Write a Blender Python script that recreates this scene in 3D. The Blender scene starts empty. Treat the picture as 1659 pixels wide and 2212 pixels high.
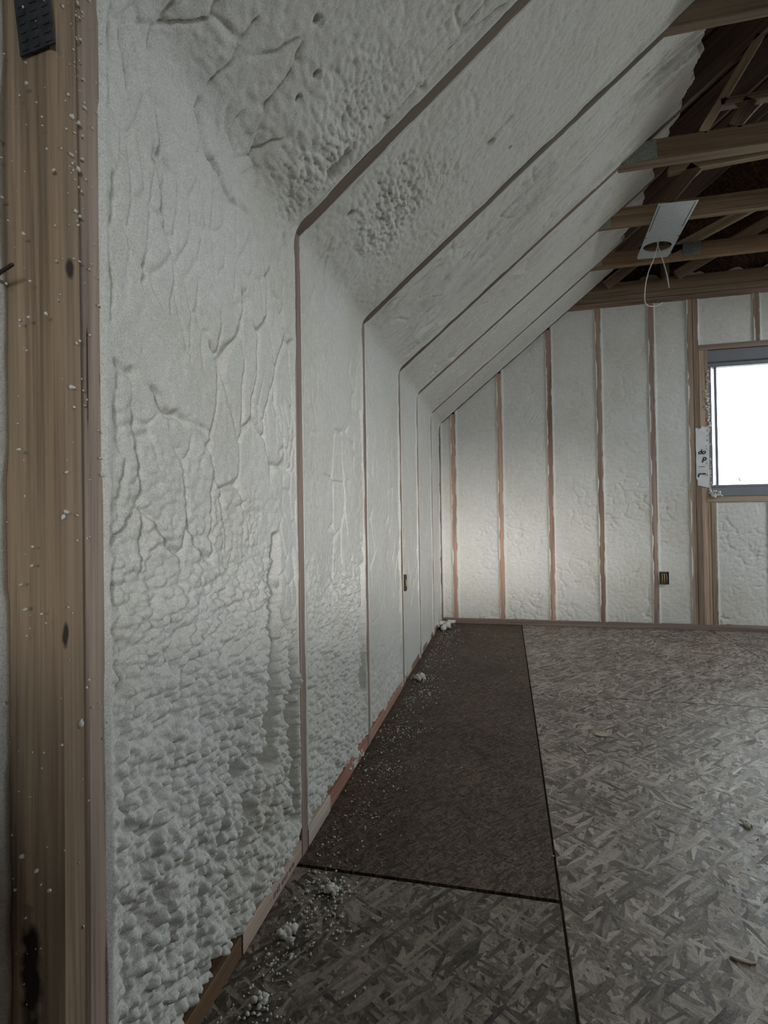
import bpy, math, random
import numpy as np
from mathutils import Vector, Matrix

S = bpy.context.scene
COL = S.collection
random.seed(7)

# ------------------------------------------------------------------ camera
CAM = Vector((0.4743, 0.0, 0.7834))
YAW, PITCH, ROLL, FPX = 0.226817, 0.010316, -0.015806, 1143.0
_f = Vector((-math.sin(YAW) * math.cos(PITCH), math.cos(YAW) * math.cos(PITCH), math.sin(PITCH)))
_r = _f.cross(Vector((0, 0, 1))).normalized()
_u = _r.cross(_f)
_r, _u = _r * math.cos(ROLL) + _u * math.sin(ROLL), _u * math.cos(ROLL) - _r * math.sin(ROLL)
cd = bpy.data.cameras.new('camera')
cam = bpy.data.objects.new('camera', cd)
COL.objects.link(cam)
cd.sensor_fit = 'HORIZONTAL'
cd.sensor_width = 36.0
cd.lens = 36.0 * FPX / 1659.0
cd.clip_start = 0.02
cam.matrix_world = Matrix(((_r.x, _u.x, -_f.x, CAM.x), (_r.y, _u.y, -_f.y, CAM.y), (_r.z, _u.z, -_f.z, CAM.z), (0, 0, 0, 1)))
S.camera = cam

# ------------------------------------------------------------------ light and exposure
S.view_settings.view_transform = 'Standard'
S.view_settings.look = 'None'
S.view_settings.gamma = 1.0
S.view_settings.use_curve_mapping = False
S.view_settings.exposure = 3.58
W = bpy.data.worlds.new('overcast_sky')
S.world = W
W.use_nodes = True
bg = W.node_tree.nodes['Background']
bg.inputs[0].default_value = (0.88, 0.955, 1.0, 1)
bg.inputs[1].default_value = 1.0
S.cycles.max_bounces = 8
S.cycles.diffuse_bounces = 5
S.cycles.glossy_bounces = 2
S.cycles.transmission_bounces = 2
S.cycles.caustics_reflective = False
S.cycles.caustics_refractive = False

SUN_AZ, SUN_EL = math.radians(20.0), math.radians(6.5)      # shines through the rear window, low and veiled
sd = bpy.data.lights.new('veiled_sun', 'SUN')
sd.energy = 0.21
sd.angle = math.radians(9.0)
sd.color = (1.0, 0.95, 0.89)
sun = bpy.data.objects.new('veiled_sun', sd)
COL.objects.link(sun)
_sd = Vector((-math.sin(SUN_AZ) * math.cos(SUN_EL), math.cos(SUN_AZ) * math.cos(SUN_EL), -math.sin(SUN_EL)))
sun.rotation_euler = _sd.to_track_quat('-Z', 'Y').to_euler()
sun.location = (3, -6, 3)

def portal(name, loc, nrm, sx, sy):
    d = bpy.data.lights.new(name, 'AREA')
    d.shape = 'RECTANGLE'
    d.size, d.size_y = sx, sy
    d.cycles.is_portal = True
    o = bpy.data.objects.new(name, d)
    COL.objects.link(o)
    o.location = loc
    o.rotation_euler = Vector(nrm).to_track_quat('-Z', 'Y').to_euler()

# ------------------------------------------------------------------ room measures (metres)
H = 1.4617            # top of the knee wall
PIT = 0.8202          # roof slope
D = 3.9144            # face of the gable wall
YR = -3.0             # wall behind the camera
XR = 2.25             # ridge; the room mirrors about it
XW = 2 * XR
TZ = 2.25             # underside of the collar ties
TH = math.atan(PIT)
CT, ST = math.cos(TH), math.sin(TH)
WIN = (1.80, 3.00, 0.885, 1.865)        # opening in the gable
RWIN = (1.42, 3.75, 0.95, 1.68)         # opening behind the camera
SKY = (1.4, 3.3, 0.30, 0.87)             # unseen opening added in the right-hand slope for light (y0, y1, and from / to, measured in from the right wall)
portal('gable_daylight', ((WIN[0] + WIN[1]) / 2, D + 0.16, (WIN[2] + WIN[3]) / 2), (0, -1, 0), WIN[1] - WIN[0], WIN[3] - WIN[2])
portal('rear_daylight', ((RWIN[0] + RWIN[1]) / 2, YR - 0.14, (RWIN[2] + RWIN[3]) / 2), (0, 1, 0), RWIN[1] - RWIN[0], RWIN[3] - RWIN[2])
_xm = (SKY[2] + SKY[3]) / 2
portal('roof_daylight', (XW - _xm + 0.17 * ST, (SKY[0] + SKY[1]) / 2, H + PIT * _xm + 0.17 * CT), (-ST, 0, -CT), SKY[1] - SKY[0], (SKY[3] - SKY[2]) / CT)

# ------------------------------------------------------------------ materials
def lin(h):
    c = [int(h[i:i + 2], 16) / 255 for i in (0, 2, 4)]
    return tuple((x / 12.92 if x <= 0.04045 else ((x + 0.055) / 1.055) ** 2.4) for x in c) + (1,)

class NT:
    def __init__(s, name):
        s.m = bpy.data.materials.new(name)
        s.m.use_nodes = True
        s.t = s.m.node_tree
        s.b = s.t.nodes['Principled BSDF']
    def n(s, typ, **kw):
        nd = s.t.nodes.new(typ)
        for k, v in kw.items():
            if k.startswith('i_'):
                nd.inputs[k[2:].replace('_', ' ')].default_value = v
            elif k[0] == 'I' and k[1:].isdigit():
                nd.inputs[int(k[1:])].default_value = v
            else:
                setattr(nd, k, v)
        return nd
    def l(s, a, b):
        s.t.links.new(a, b)
    def ramp(s, src, stops):
        r = s.n('ShaderNodeValToRGB')
        e = r.color_ramp.elements
        while len(e) < len(stops):
            e.new(0.5)
        for el, (p, c) in zip(e, stops):
            el.position = p
            el.color = c if len(c) == 4 else tuple(c) + (1,)
        s.l(src, r.inputs[0])
        return r.outputs[0]
    def math(s, op, a, b=0.0):
        m = s.n('ShaderNodeMath', operation=op)
        for i, v in enumerate((a, b)):
            if isinstance(v, (int, float)):
                m.inputs[i].default_value = v
            else:
                s.l(v, m.inputs[i])
        return m.outputs[0]
    def mix(s, fac, a, b, mode='MIX'):
        m = s.n('ShaderNodeMix', data_type='RGBA', blend_type=mode)
        for k, v in ((0, fac), (6, a), (7, b)):
            if isinstance(v, (int, float)):
                m.inputs[k].default_value = v
            elif isinstance(v, tuple):
                m.inputs[k].default_value = v if len(v) == 4 else v + (1,)
            else:
                s.l(v, m.inputs[k])
        return m.outputs[2]

def foam_material():
    t = NT('spray_foam')
    tc = t.n('ShaderNodeTexCoord')
    n1 = t.n('ShaderNodeTexNoise', i_Scale=2.2, i_Detail=4.0, i_Roughness=0.6)
    n2 = t.n('ShaderNodeTexNoise', i_Scale=55.0, i_Detail=5.0, i_Roughness=0.75)
    n3 = t.n('ShaderNodeTexNoise', i_Scale=420.0, i_Detail=2.0, i_Roughness=0.6)
    for x in (n1, n2, n3):
        t.l(tc.outputs['Object'], x.inputs['Vector'])
    base = t.ramp(n1.outputs[0], [(0.30, (0.61, 0.595, 0.535)), (0.50, (0.66, 0.655, 0.625)), (0.70, (0.68, 0.68, 0.66))])
    gr = t.ramp(n3.outputs[0], [(0.32, (0.80, 0.80, 0.80)), (0.62, (1.08, 1.08, 1.08))])
    c = t.mix(1.0, base, gr, 'MULTIPLY')
    gr2 = t.ramp(n2.outputs[0], [(0.3, (0.90, 0.89, 0.87)), (0.65, (1.03, 1.03, 1.03))])
    c = t.mix(1.0, c, gr2, 'MULTIPLY')
    t.l(c, t.b.inputs['Base Color'])
    t.b.inputs['Roughness'].default_value = 0.72
    t.b.inputs['Specular IOR Level'].default_value = 0.25
    b1 = t.n('ShaderNodeBump', i_Strength=0.3, i_Distance=0.004)
    t.l(n2.outputs[0], b1.inputs['Height'])
    b2 = t.n('ShaderNodeBump', i_Strength=0.5, i_Distance=0.0012)
    t.l(n3.outputs[0], b2.inputs['Height'])
    t.l(b1.outputs[0], b2.inputs['Normal'])
    t.l(b2.outputs[0], t.b.inputs['Normal'])
    return t.m

def wood_material(name, knots=(), grey=0.0, spec=0.25, contrast=1.0):
    """lumber, grain along the object's own X; the object's colour tints it"""
    t = NT(name)
    tc = t.n('ShaderNodeTexCoord')
    oi = t.n('ShaderNodeObjectInfo')
    off = t.n('ShaderNodeVectorMath', operation='SCALE')
    t.l(oi.outputs['Random'], off.inputs['Scale'])
    off.inputs[0].default_value = (13.0, 7.0, 5.0)
    add = t.n('ShaderNodeVectorMath', operation='ADD')
    t.l(tc.outputs['Object'], add.inputs[0])
    t.l(off.outputs[0], add.inputs[1])
    m1 = t.n('ShaderNodeMapping')
    m1.inputs['Scale'].default_value = (1.2, 42.0, 42.0)
    t.l(add.outputs[0], m1.inputs[0])
    g1 = t.n('ShaderNodeTexNoise', i_Scale=1.0, i_Detail=5.0, i_Roughness=0.65, i_Distortion=0.4)
    t.l(m1.outputs[0], g1.inputs['Vector'])
    m2 = t.n('ShaderNodeMapping')
    m2.inputs['Scale'].default_value = (0.5, 9.0, 9.0)
    t.l(add.outputs[0], m2.inputs[0])
    g2 = t.n('ShaderNodeTexNoise', i_Scale=1.0, i_Detail=3.0)
    t.l(m2.outputs[0], g2.inputs['Vector'])
    m3 = t.n('ShaderNodeMapping')
    m3.inputs['Scale'].default_value = (3.0, 160.0, 160.0)
    t.l(add.outputs[0], m3.inputs[0])
    g3 = t.n('ShaderNodeTexNoise', i_Scale=1.0, i_Detail=2.0)
    t.l(m3.outputs[0], g3.inputs['Vector'])
    k = contrast
    v = t.ramp(g1.outputs[0], [(0.30, (1 - .45 * k,) * 3), (0.5, (1, 1, 1)), (0.7, (1 + .18 * k,) * 3)])
    v2 = t.ramp(g2.outputs[0], [(0.3, (1 - .32 * k, 1 - .36 * k, 1 - .4 * k)), (0.7, (1.15, 1.13, 1.1))])
    v3 = t.ramp(g3.outputs[0], [(0.3, (1 - .25 * k,) * 3), (0.6, (1.05,) * 3)])
    c = t.mix(1.0, oi.outputs['Color'], v, 'MULTIPLY')
    c = t.mix(1.0, c, v2, 'MULTIPLY')
    c = t.mix(1.0, c, v3, 'MULTIPLY')
    for (kx, ky, kz, rx, ry, col) in knots:
        mp = t.n('ShaderNodeMapping', vector_type='TEXTURE')
        mp.inputs['Location'].default_value = (kx, ky, kz)
        mp.inputs['Scale'].default_value = (rx, ry, ry)
        t.l(tc.outputs['Object'], mp.inputs[0])
        nz = t.n('ShaderNodeTexNoise', i_Scale=60.0, i_Detail=2.0)
        t.l(tc.outputs['Object'], nz.inputs['Vector'])
        ln = t.n('ShaderNodeVectorMath', operation='LENGTH')
        t.l(mp.outputs[0], ln.inputs[0])
        d = t.math('ADD', ln.outputs['Value'], t.math('MULTIPLY', t.math('SUBTRACT', nz.outputs[0], 0.5), 0.9))
        f = t.ramp(d, [(0.55, (1, 1, 1)), (1.0, (0, 0, 0))])
        c = t.mix(f, c, col)
    t.l(c, t.b.inputs['Base Color'])
    t.b.inputs['Roughness'].default_value = 0.68
    t.b.inputs['Specular IOR Level'].default_value = spec
    b = t.n('ShaderNodeBump', i_Strength=0.35, i_Distance=0.002)
    t.l(g1.outputs[0], b.inputs['Height'])
    t.l(b.outputs[0], t.b.inputs['Normal'])
    return t.m

def osb_material(name, dark, mid, light, strand=1.0, rough=(0.35, 0.6), spec=0.4, bump=0.5, lay=0.0):
    t = NT(name)
    tc = t.n('ShaderNodeTexCoord')
    wn = t.n('ShaderNodeTexNoise', i_Scale=9.0, i_Detail=2.0)
    t.l(tc.outputs['Object'], wn.inputs['Vector'])
    wsc = t.n('ShaderNodeVectorMath', operation='SCALE', i_Scale=0.010)
    t.l(wn.outputs['Color'], wsc.inputs[0])
    wad = t.n('ShaderNodeVectorMath', operation='ADD')
    t.l(tc.outputs['Object'], wad.inputs[0])
    t.l(wsc.outputs[0], wad.inputs[1])
    val = None
    hgt = None
    for i, (ang, sx, sy) in enumerate(((0.15, 12, 78), (-0.62, 13, 72), (0.50, 14, 90), (1.25, 15, 80), (-1.15, 16, 100), (0.28, 12, 75), (-0.30, 14, 95), (0.95, 17, 110), (-0.75, 15, 90))):
        mp = t.n('ShaderNodeMapping', vector_type='TEXTURE')
        mp.inputs['Rotation'].default_value = (0, 0, ang + lay)
        mp.inputs['Scale'].default_value = (strand / sx, strand / sy, 1.0)
        mp.inputs['Location'].default_value = (3.1 * i, 1.7 * i, 0.35)
        t.l(wad.outputs[0], mp.inputs[0])
        vo = t.n('ShaderNodeTexVoronoi', voronoi_dimensions='2D', i_Scale=1.0, i_Randomness=1.0)
        t.l(mp.outputs[0], vo.inputs['Vector'])
        sep = t.n('ShaderNodeSeparateColor')
        t.l(vo.outputs['Color'], sep.inputs[0])
        fib = t.n('ShaderNodeTexNoise', i_Scale=1.7, i_Detail=5.0, i_Roughness=0.75)
        t.l(mp.outputs[0], fib.inputs['Vector'])
        v = t.math('ADD', t.math('MULTIPLY', sep.outputs[0], 0.62), t.math('MULTIPLY', t.math('SUBTRACT', fib.outputs[0], 0.32), 0.95))
        if val is None:
            val, hgt = v, sep.outputs[2]
        else:
            k = t.math('GREATER_THAN', sep.outputs[1], 0.68)
            mx = t.n('ShaderNodeMix', data_type='FLOAT')
            t.l(k, mx.inputs[0]); t.l(val, mx.inputs[2]); t.l(v, mx.inputs[3])
            val = mx.outputs[0]
            mh = t.n('ShaderNodeMix', data_type='FLOAT')
            t.l(k, mh.inputs[0]); t.l(hgt, mh.inputs[2]); t.l(sep.outputs[2], mh.inputs[3])
            hgt = mh.outputs[0]
    fine = t.n('ShaderNodeTexNoise', i_Scale=170.0, i_Detail=4.0, i_Roughness=0.75)
    t.l(tc.outputs['Object'], fine.inputs['Vector'])
    big = t.n('ShaderNodeTexNoise', i_Scale=3.0, i_Detail=3.0)
    t.l(tc.outputs['Object'], big.inputs['Vector'])
    v = t.math('ADD', val, t.math('MULTIPLY', t.math('SUBTRACT', fine.outputs[0], 0.5), 0.75))
    c = t.ramp(v, [(0.05, dark), (0.42, mid), (0.85, light)])
    c = t.mix(1.0, c, t.ramp(big.outputs[0], [(0.3, (0.75, 0.74, 0.72)), (0.7, (1.12, 1.12, 1.12))]), 'MULTIPLY')
    t.l(c, t.b.inputs['Base Color'])
    r = t.n('ShaderNodeMapRange')
    r.inputs['To Min'].default_value, r.inputs['To Max'].default_value = rough
    t.l(hgt, r.inputs[0])
    t.l(r.outputs[0], t.b.inputs['Roughness'])
    t.b.inputs['Specular IOR Level'].default_value = spec
    bh = t.math('ADD', t.math('MULTIPLY', hgt, 1.0), t.math('MULTIPLY', v, 0.6))
    b = t.n('ShaderNodeBump', i_Strength=bump, i_Distance=0.002)
    t.l(bh, b.inputs['Height'])
    t.l(b.outputs[0], t.b.inputs['Normal'])
    return t.m

def plain(name, col, rough=0.6, metal=0.0, spec=0.4, nscale=0.0, namp=0.15):
    t = NT(name)
    t.b.inputs['Roughness'].default_value = rough
    t.b.inputs['Metallic'].default_value = metal
    t.b.inputs['Specular IOR Level'].default_value = spec
    tc = t.n('ShaderNodeTexCoord')
    nz = t.n('ShaderNodeTexNoise', i_Scale=nscale or 30.0, i_Detail=4.0)
    t.l(tc.outputs['Object'], nz.inputs['Vector'])
    g = t.ramp(nz.outputs[0], [(0.3, (1 - namp,) * 3), (0.7, (1 + namp,) * 3)])
    t.l(t.mix(1.0, col[:3], g, 'MULTIPLY'), t.b.inputs['Base Color'])
    return t.m

FOAM = foam_material()
WOOD = wood_material('lumber')
OSB = osb_material('osb_strand', (0.030, 0.021, 0.015), (0.170, 0.136, 0.108), (0.46, 0.40, 0.34), strand=0.9, rough=(0.34, 0.62), spec=0.5, bump=0.6)
OSB_DARK = osb_material('osb_fine', (0.022, 0.015, 0.010), (0.074, 0.053, 0.038), (0.18, 0.135, 0.10), strand=0.35, rough=(0.6, 0.8), spec=0.25, bump=0.5)
OSB_NEAR = osb_material('osb_near', (0.020, 0.015, 0.011), (0.115, 0.095, 0.075), (0.32, 0.275, 0.225), strand=0.8, rough=(0.45, 0.7), spec=0.35, bump=0.6, lay=0.1)
DECK = osb_material('roof_sheathing', (0.03, 0.018, 0.012), (0.09, 0.05, 0.033), (0.17, 0.10, 0.065), rough=(0.6, 0.8), spec=0.2)
STEEL = plain('galvanised_steel', (0.48, 0.51, 0.54), 0.45, 0.35, nscale=60, namp=0.10)
PLATE = plain('truss_plate_steel', (0.30, 0.32, 0.31), 0.5, 0.8, nscale=80, namp=0.25)
DARKPLATE = plain('dark_truss_plate', (0.035, 0.036, 0.042), 0.6, 0.3, nscale=60, namp=0.5)
VINYL = plain('window_vinyl', (0.17, 0.175, 0.195), 0.45, 0.0, nscale=10, namp=0.04)  # pale frame: its backlit darkness is put into this colour
WRAP = plain('house_wrap', (0.66, 0.65, 0.66), 0.6, nscale=20, namp=0.06)
INK = plain('black_ink', (0.015, 0.015, 0.017), 0.6)
CABLE = plain('white_cable', (0.70, 0.68, 0.64), 0.45)
IRON = plain('dark_nail', (0.05, 0.045, 0.04), 0.5, 0.6)
BOXPL = plain('dark_box', (0.035, 0.028, 0.02), 0.5)
COPPER = plain('wire_copper', (0.55, 0.40, 0.18), 0.4, 0.3)
GROUND = plain('pale_ground', (0.36, 0.35, 0.32), 0.9, nscale=0.4, namp=0.3)
BARK = plain('bark', (0.10, 0.08, 0.06), 0.9)
SHELL = plain('sheathing', (0.33, 0.27, 0.2), 0.8, nscale=12, namp=0.2)

def glass_material():
    t = NT('window_glass')
    nt = t.t
    nt.nodes.remove(t.b)
    tr = t.n('ShaderNodeBsdfTransparent')
    tr.inputs[0].default_value = (0.96, 0.98, 0.98, 1)
    gl = t.n('ShaderNodeBsdfGlossy')
    gl.inputs['Roughness'].default_value = 0.02
    fr = t.n('ShaderNodeFresnel')
    fr.inputs[0].default_value = 1.45
    mx = t.n('ShaderNodeMixShader')
    t.l(t.math('MULTIPLY', fr.outputs[0], 0.8), mx.inputs[0])
    t.l(tr.outputs[0], mx.inputs[1])
    t.l(gl.outputs[0], mx.inputs[2])
    t.l(mx.outputs[0], nt.nodes['Material Output'].inputs[0])
    return t.m
GLASS = glass_material()

# ------------------------------------------------------------------ helpers
def setp(o, label=None, cat=None, group=None, kind=None):
    for k, v in (('label', label), ('category', cat), ('group', group), ('kind', kind)):
        if v:
            o[k] = v
    return o

def empty(name, loc, **kw):
    o = bpy.data.objects.new(name, None)
    o.empty_display_size = 0.1
    COL.objects.link(o)
    o.location = loc
    return setp(o, **kw)

def link(name, me, mat, parent=None, mw=None, color=None):
    """mw: the matrix in the world; the parent chain only has translations"""
    o = bpy.data.objects.new(name, me)
    COL.objects.link(o)
    if mat and not me.materials:
        me.materials.append(mat)
    mw = mw.copy() if mw else Matrix.Identity(4)
    p = parent
    while p:
        mw = p.matrix_basis.inverted() @ mw
        p = None if p.parent is None else p.parent
        # parents of parts are top-level Empties or parts whose own basis is kept below
    if parent:
        o.parent = parent
    o.matrix_basis = mw
    if color:
        o.color = tuple(color) + (1,)
    return o

def wlink(name, me, mat, parent=None, mw=None, color=None):
    o = bpy.data.objects.new(name, me)
    COL.objects.link(o)
    if mat and not me.materials:
        me.materials.append(mat)
    mw = mw.copy() if mw else Matrix.Identity(4)
    if parent:
        pm = parent.matrix_basis.copy()
        pp = parent.parent
        while pp:
            pm = pp.matrix_basis @ pm
            pp = pp.parent
        o.parent = parent
        mw = pm.inverted() @ mw
    o.matrix_basis = mw
    if color:
        o.color = tuple(color) + (1,)
    return o

def mesh(name, verts, faces, smooth=False):
    me = bpy.data.meshes.new(name)
    me.from_pydata([tuple(v) for v in verts], [], faces)
    if smooth:
        me.shade_smooth()
    me.update()
    return me

def box_mesh(name, lx, ly, lz, ch=0.002, seg=1, bow=0.0):
    """a sawn board, long along X from 0, chamfered, its section centred on the axis"""
    ch = min(ch, ly * .3, lz * .3)
    prof = [(-ly / 2 + ch, -lz / 2), (ly / 2 - ch, -lz / 2), (ly / 2, -lz / 2 + ch), (ly / 2, lz / 2 - ch),
            (ly / 2 - ch, lz / 2), (-ly / 2 + ch, lz / 2), (-ly / 2, lz / 2 - ch), (-ly / 2, -lz / 2 + ch)]
    vs, fs = [], []
    for i in range(seg + 1):
        t = i / seg
        b = bow * (1 - (2 * t - 1) ** 2)
        for y, z in prof:
            vs.append((lx * t, y + b, z))
    for i in range(seg):
        for j in range(8):
            a, b2 = i * 8 + j, i * 8 + (j + 1) % 8
            fs.append((a, a + 8, b2 + 8, b2))
    fs.append(tuple(range(8)))
    fs.append(tuple(range(seg * 8 + 7, seg * 8 - 1, -1)))
    return mesh(name, vs, fs)

def beam(name, p0, p1, w, d, parent, up=(0, 0, 1), mat=None, color=(0.3, 0.22, 0.16), seg=1, bow=0.0, ch=0.002):
    """a piece of lumber from p0 to p1; w across (local Y), d along the local Z (near `up`)"""
    p0, p1 = Vector(p0), Vector(p1)
    x = (p1 - p0)
    L = x.length
    x.normalize()
    y = Vector(up).cross(x).normalized()
    z = x.cross(y)
    m = Matrix(((x.x, y.x, z.x, p0.x), (x.y, y.y, z.y, p0.y), (x.z, y.z, z.z, p0.z), (0, 0, 0, 1)))
    return wlink(name, box_mesh(name, L, w, d, ch, seg, bow), mat or WOOD, parent, m, color)

def slab(name, lo, hi, parent=None, mat=None, color=None, ch=0.0015):
    """axis-aligned board; the long side becomes local X"""
    lo, hi = Vector(lo), Vector(hi)
    s = hi - lo
    c = (lo + hi) / 2
    ax = max(range(3), key=lambda i: s[i])
    e = [Vector((1, 0, 0)), Vector((0, 1, 0)), Vector((0, 0, 1))][ax]
    up = Vector((0, 0, 1)) if ax != 2 else Vector((0, 1, 0))
    y = up.cross(e).normalized()
    w = abs(y.dot(s))
    d = abs(e.cross(y).dot(s))
    return beam(name, c - e * s[ax] / 2, c + e * s[ax] / 2, w, d, parent, up, mat, color or (0.3, 0.22, 0.16), ch=ch)

def tube_mesh(name, pts, rad, n=8):
    pts = [Vector(p) for p in pts]
    vs, fs = [], []
    for i, p in enumerate(pts):
        t = (pts[min(i + 1, len(pts) - 1)] - pts[max(i - 1, 0)]).normalized()
        a = t.orthogonal().normalized() if i == 0 else (a - t * a.dot(t)).normalized()
        b = t.cross(a)
        r = rad[i] if isinstance(rad, (list, tuple)) else rad
        for k in range(n):
            q = 2 * math.pi * k / n
            vs.append(p + (a * math.cos(q) + b * math.sin(q)) * r)
    for i in range(len(pts) - 1):
        for k in range(n):
            fs.append((i * n + k, i * n + (k + 1) % n, (i + 1) * n + (k + 1) % n, (i + 1) * n + k))
    fs.append(tuple(range(n - 1, -1, -1)))
    fs.append(tuple(range((len(pts) - 1) * n, len(pts) * n)))
    return mesh(name, vs, fs, True)

def spline(pts, n=8):
    pts = [Vector(p) for p in pts]
    P = [pts[0]] + pts + [pts[-1]]
    out = []
    for i in range(1, len(P) - 2):
        for k in range(n):
            t = k / n
            a, b, c, d = P[i - 1], P[i], P[i + 1], P[i + 2]
            out.append(0.5 * ((2 * b) + (c - a) * t + (2 * a - 5 * b + 4 * c - d) * t * t + (3 * b - a - 3 * c + d) * t ** 3))
    out.append(pts[-1])
    return out

# ---- noise on numpy arrays
def hsh(ix, iy, seed):
    h = (ix.astype(np.int64) * 374761393 + iy.astype(np.int64) * 668265263 + seed * 974711 + 12345) & 0xFFFFFFFF
    h = ((h ^ (h >> 13)) * 1274126177) & 0xFFFFFFFF
    h = ((h ^ (h >> 16)) * 2246822519) & 0xFFFFFFFF
    return ((h ^ (h >> 15)) & 0xFFFFFF) / float(0xFFFFFF)

def vnoise(x, y, seed=0):
    ix, iy = np.floor(x), np.floor(y)
    fx, fy = x - ix, y - iy
    ux, uy = fx * fx * fx * (fx * (fx * 6 - 15) + 10), fy * fy * fy * (fy * (fy * 6 - 15) + 10)
    a, b = hsh(ix, iy, seed), hsh(ix + 1, iy, seed)
    c, d = hsh(ix, iy + 1, seed), hsh(ix + 1, iy + 1, seed)
    return (a * (1 - ux) + b * ux) * (1 - uy) + (c * (1 - ux) + d * ux) * uy

def fbm(x, y, seed=0, o=3):
    s, a, t = 0, 1.0, 0
    for i in range(o):
        s = s + a * (vnoise(x * 2 ** i, y * 2 ** i, seed + 17 * i) - 0.5)
        t += a
        a *= 0.5
    return s / t

def billow(x, y, seed):
    """overlapping bubbles, 0..1"""
    ix, iy = np.floor(x), np.floor(y)
    best = np.zeros_like(x)
    for i in (-1, 0, 1):
        for j in (-1, 0, 1):
            cx, cy = ix + i, iy + j
            px, py = cx + hsh(cx, cy, seed), cy + hsh(cx, cy, seed + 1)
            r = 0.5 + 0.5 * hsh(cx, cy, seed + 2)
            d2 = ((x - px) ** 2 + (y - py) ** 2) / (r * r)
            best = np.maximum(best, np.sqrt(np.clip(1 - d2, 0, 1)) * r * (0.55 + 0.45 * hsh(cx, cy, seed + 3)))
    return best

def cracks(x, y, seed, w=0.06):
    """broken creases along the borders of random cells, 0..1"""
    ix, iy = np.floor(x), np.floor(y)
    f1 = np.full_like(x, 9.0)
    f2 = np.full_like(x, 9.0)
    for i in (-1, 0, 1):
        for j in (-1, 0, 1):
            cx, cy = ix + i, iy + j
            d = np.hypot(x - cx - hsh(cx, cy, seed), y - cy - hsh(cx, cy, seed + 1))
            f2 = np.minimum(f2, np.maximum(d, f1))
            f1 = np.minimum(f1, d)
    return np.exp(-((f2 - f1) / w) ** 2)

def sstep(a, b, x):
    t = np.clip((x - a) / (b - a), 0, 1)
    return t * t * (3 - 2 * t)

def poly_dist(U, V, pts):
    best = np.full_like(U, 9.0)
    for (a, b), (c, d) in zip(pts[:-1], pts[1:]):
        dx, dy = c - a, d - b
        t = np.clip(((U - a) * dx + (V - b) * dy) / (dx * dx + dy * dy + 1e-12), 0, 1)
        best = np.minimum(best, np.hypot(U - a - t * dx, V - b - t * dy))
    return best

def edge_dense(a, b, res, n=10, step=0.0016):
    e = np.arange(n) * step
    inner = np.linspace(a + n * step, b - n * step, max(3, int((b - a - 2 * n * step) / res)))
    return np.concatenate([a + e, inner, (b - e)[::-1]])

# ---- foam sheets
def grid_mesh(name, P, N, back, wrap=True):
    """P, N: (rows, cols, 3) front points and normals; back: vector field for the rear face -> one closed slab of foam"""
    r, c, _ = P.shape
    front = P.reshape(-1, 3)
    idx = np.arange(r * c).reshape(r, c)
    q = np.stack([idx[:-1, :-1], idx[:-1, 1:], idx[1:, 1:], idx[1:, :-1]], -1).reshape(-1, 4)
    ring = np.concatenate([idx[0, :-1], idx[:-1, -1], idx[-1, :0:-1], idx[:0:-1, 0]])
    bp = (P + back).reshape(-1, 3)[ring]
    nb = len(ring)
    base = r * c
    k = np.arange(nb)
    side = np.stack([ring[k], base + k, base + (k + 1) % nb, ring[(k + 1) % nb]], -1)
    V = np.concatenate([front, bp])
    quads = np.concatenate([q, side])
    nl = quads.size + nb
    me = bpy.data.meshes.new(name)
    me.vertices.add(len(V))
    me.vertices.foreach_set('co', V.astype(np.float32).ravel())
    me.loops.add(nl)
    me.loops.foreach_set('vertex_index', np.concatenate([quads.ravel(), (base + k)[::-1]]).astype(np.int32))
    nf = len(quads) + 1
    me.polygons.add(nf)
    st = np.concatenate([np.arange(len(quads)) * 4, [quads.size]]).astype(np.int32)
    me.polygons.foreach_set('loop_start', st)
    sm = np.zeros(nf, bool)
    sm[:len(q)] = True
    me.polygons.foreach_set('use_smooth', sm)
    me.update(calc_edges=True)
    return me

def path_point(s):
    """profile of knee wall + slope by arc length: point (x, z) and inward normal, with a small fillet at the kink"""
    s = np.asarray(s, float)
    R = 0.035
    x = np.where(s < H, 0.0, (s - H) * CT)
    z = np.where(s < H, s, H + (s - H) * ST)
    t = np.clip((s - (H - R)) / (2 * R), 0, 1)
    inb = (s > H - R) & (s < H + R)
    bx = t * t * R * CT
    bz = (1 - t) ** 2 * (H - R) + 2 * t * (1 - t) * H + t * t * (H + R * ST)
    x, z = np.where(inb, bx, x), np.where(inb, bz, z)
    a = t * (math.pi / 2 - TH)            # tangent turns from vertical to the slope
    tx, tz = np.sin(a), np.cos(a)
    return x, z, tz, -tx

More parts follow.
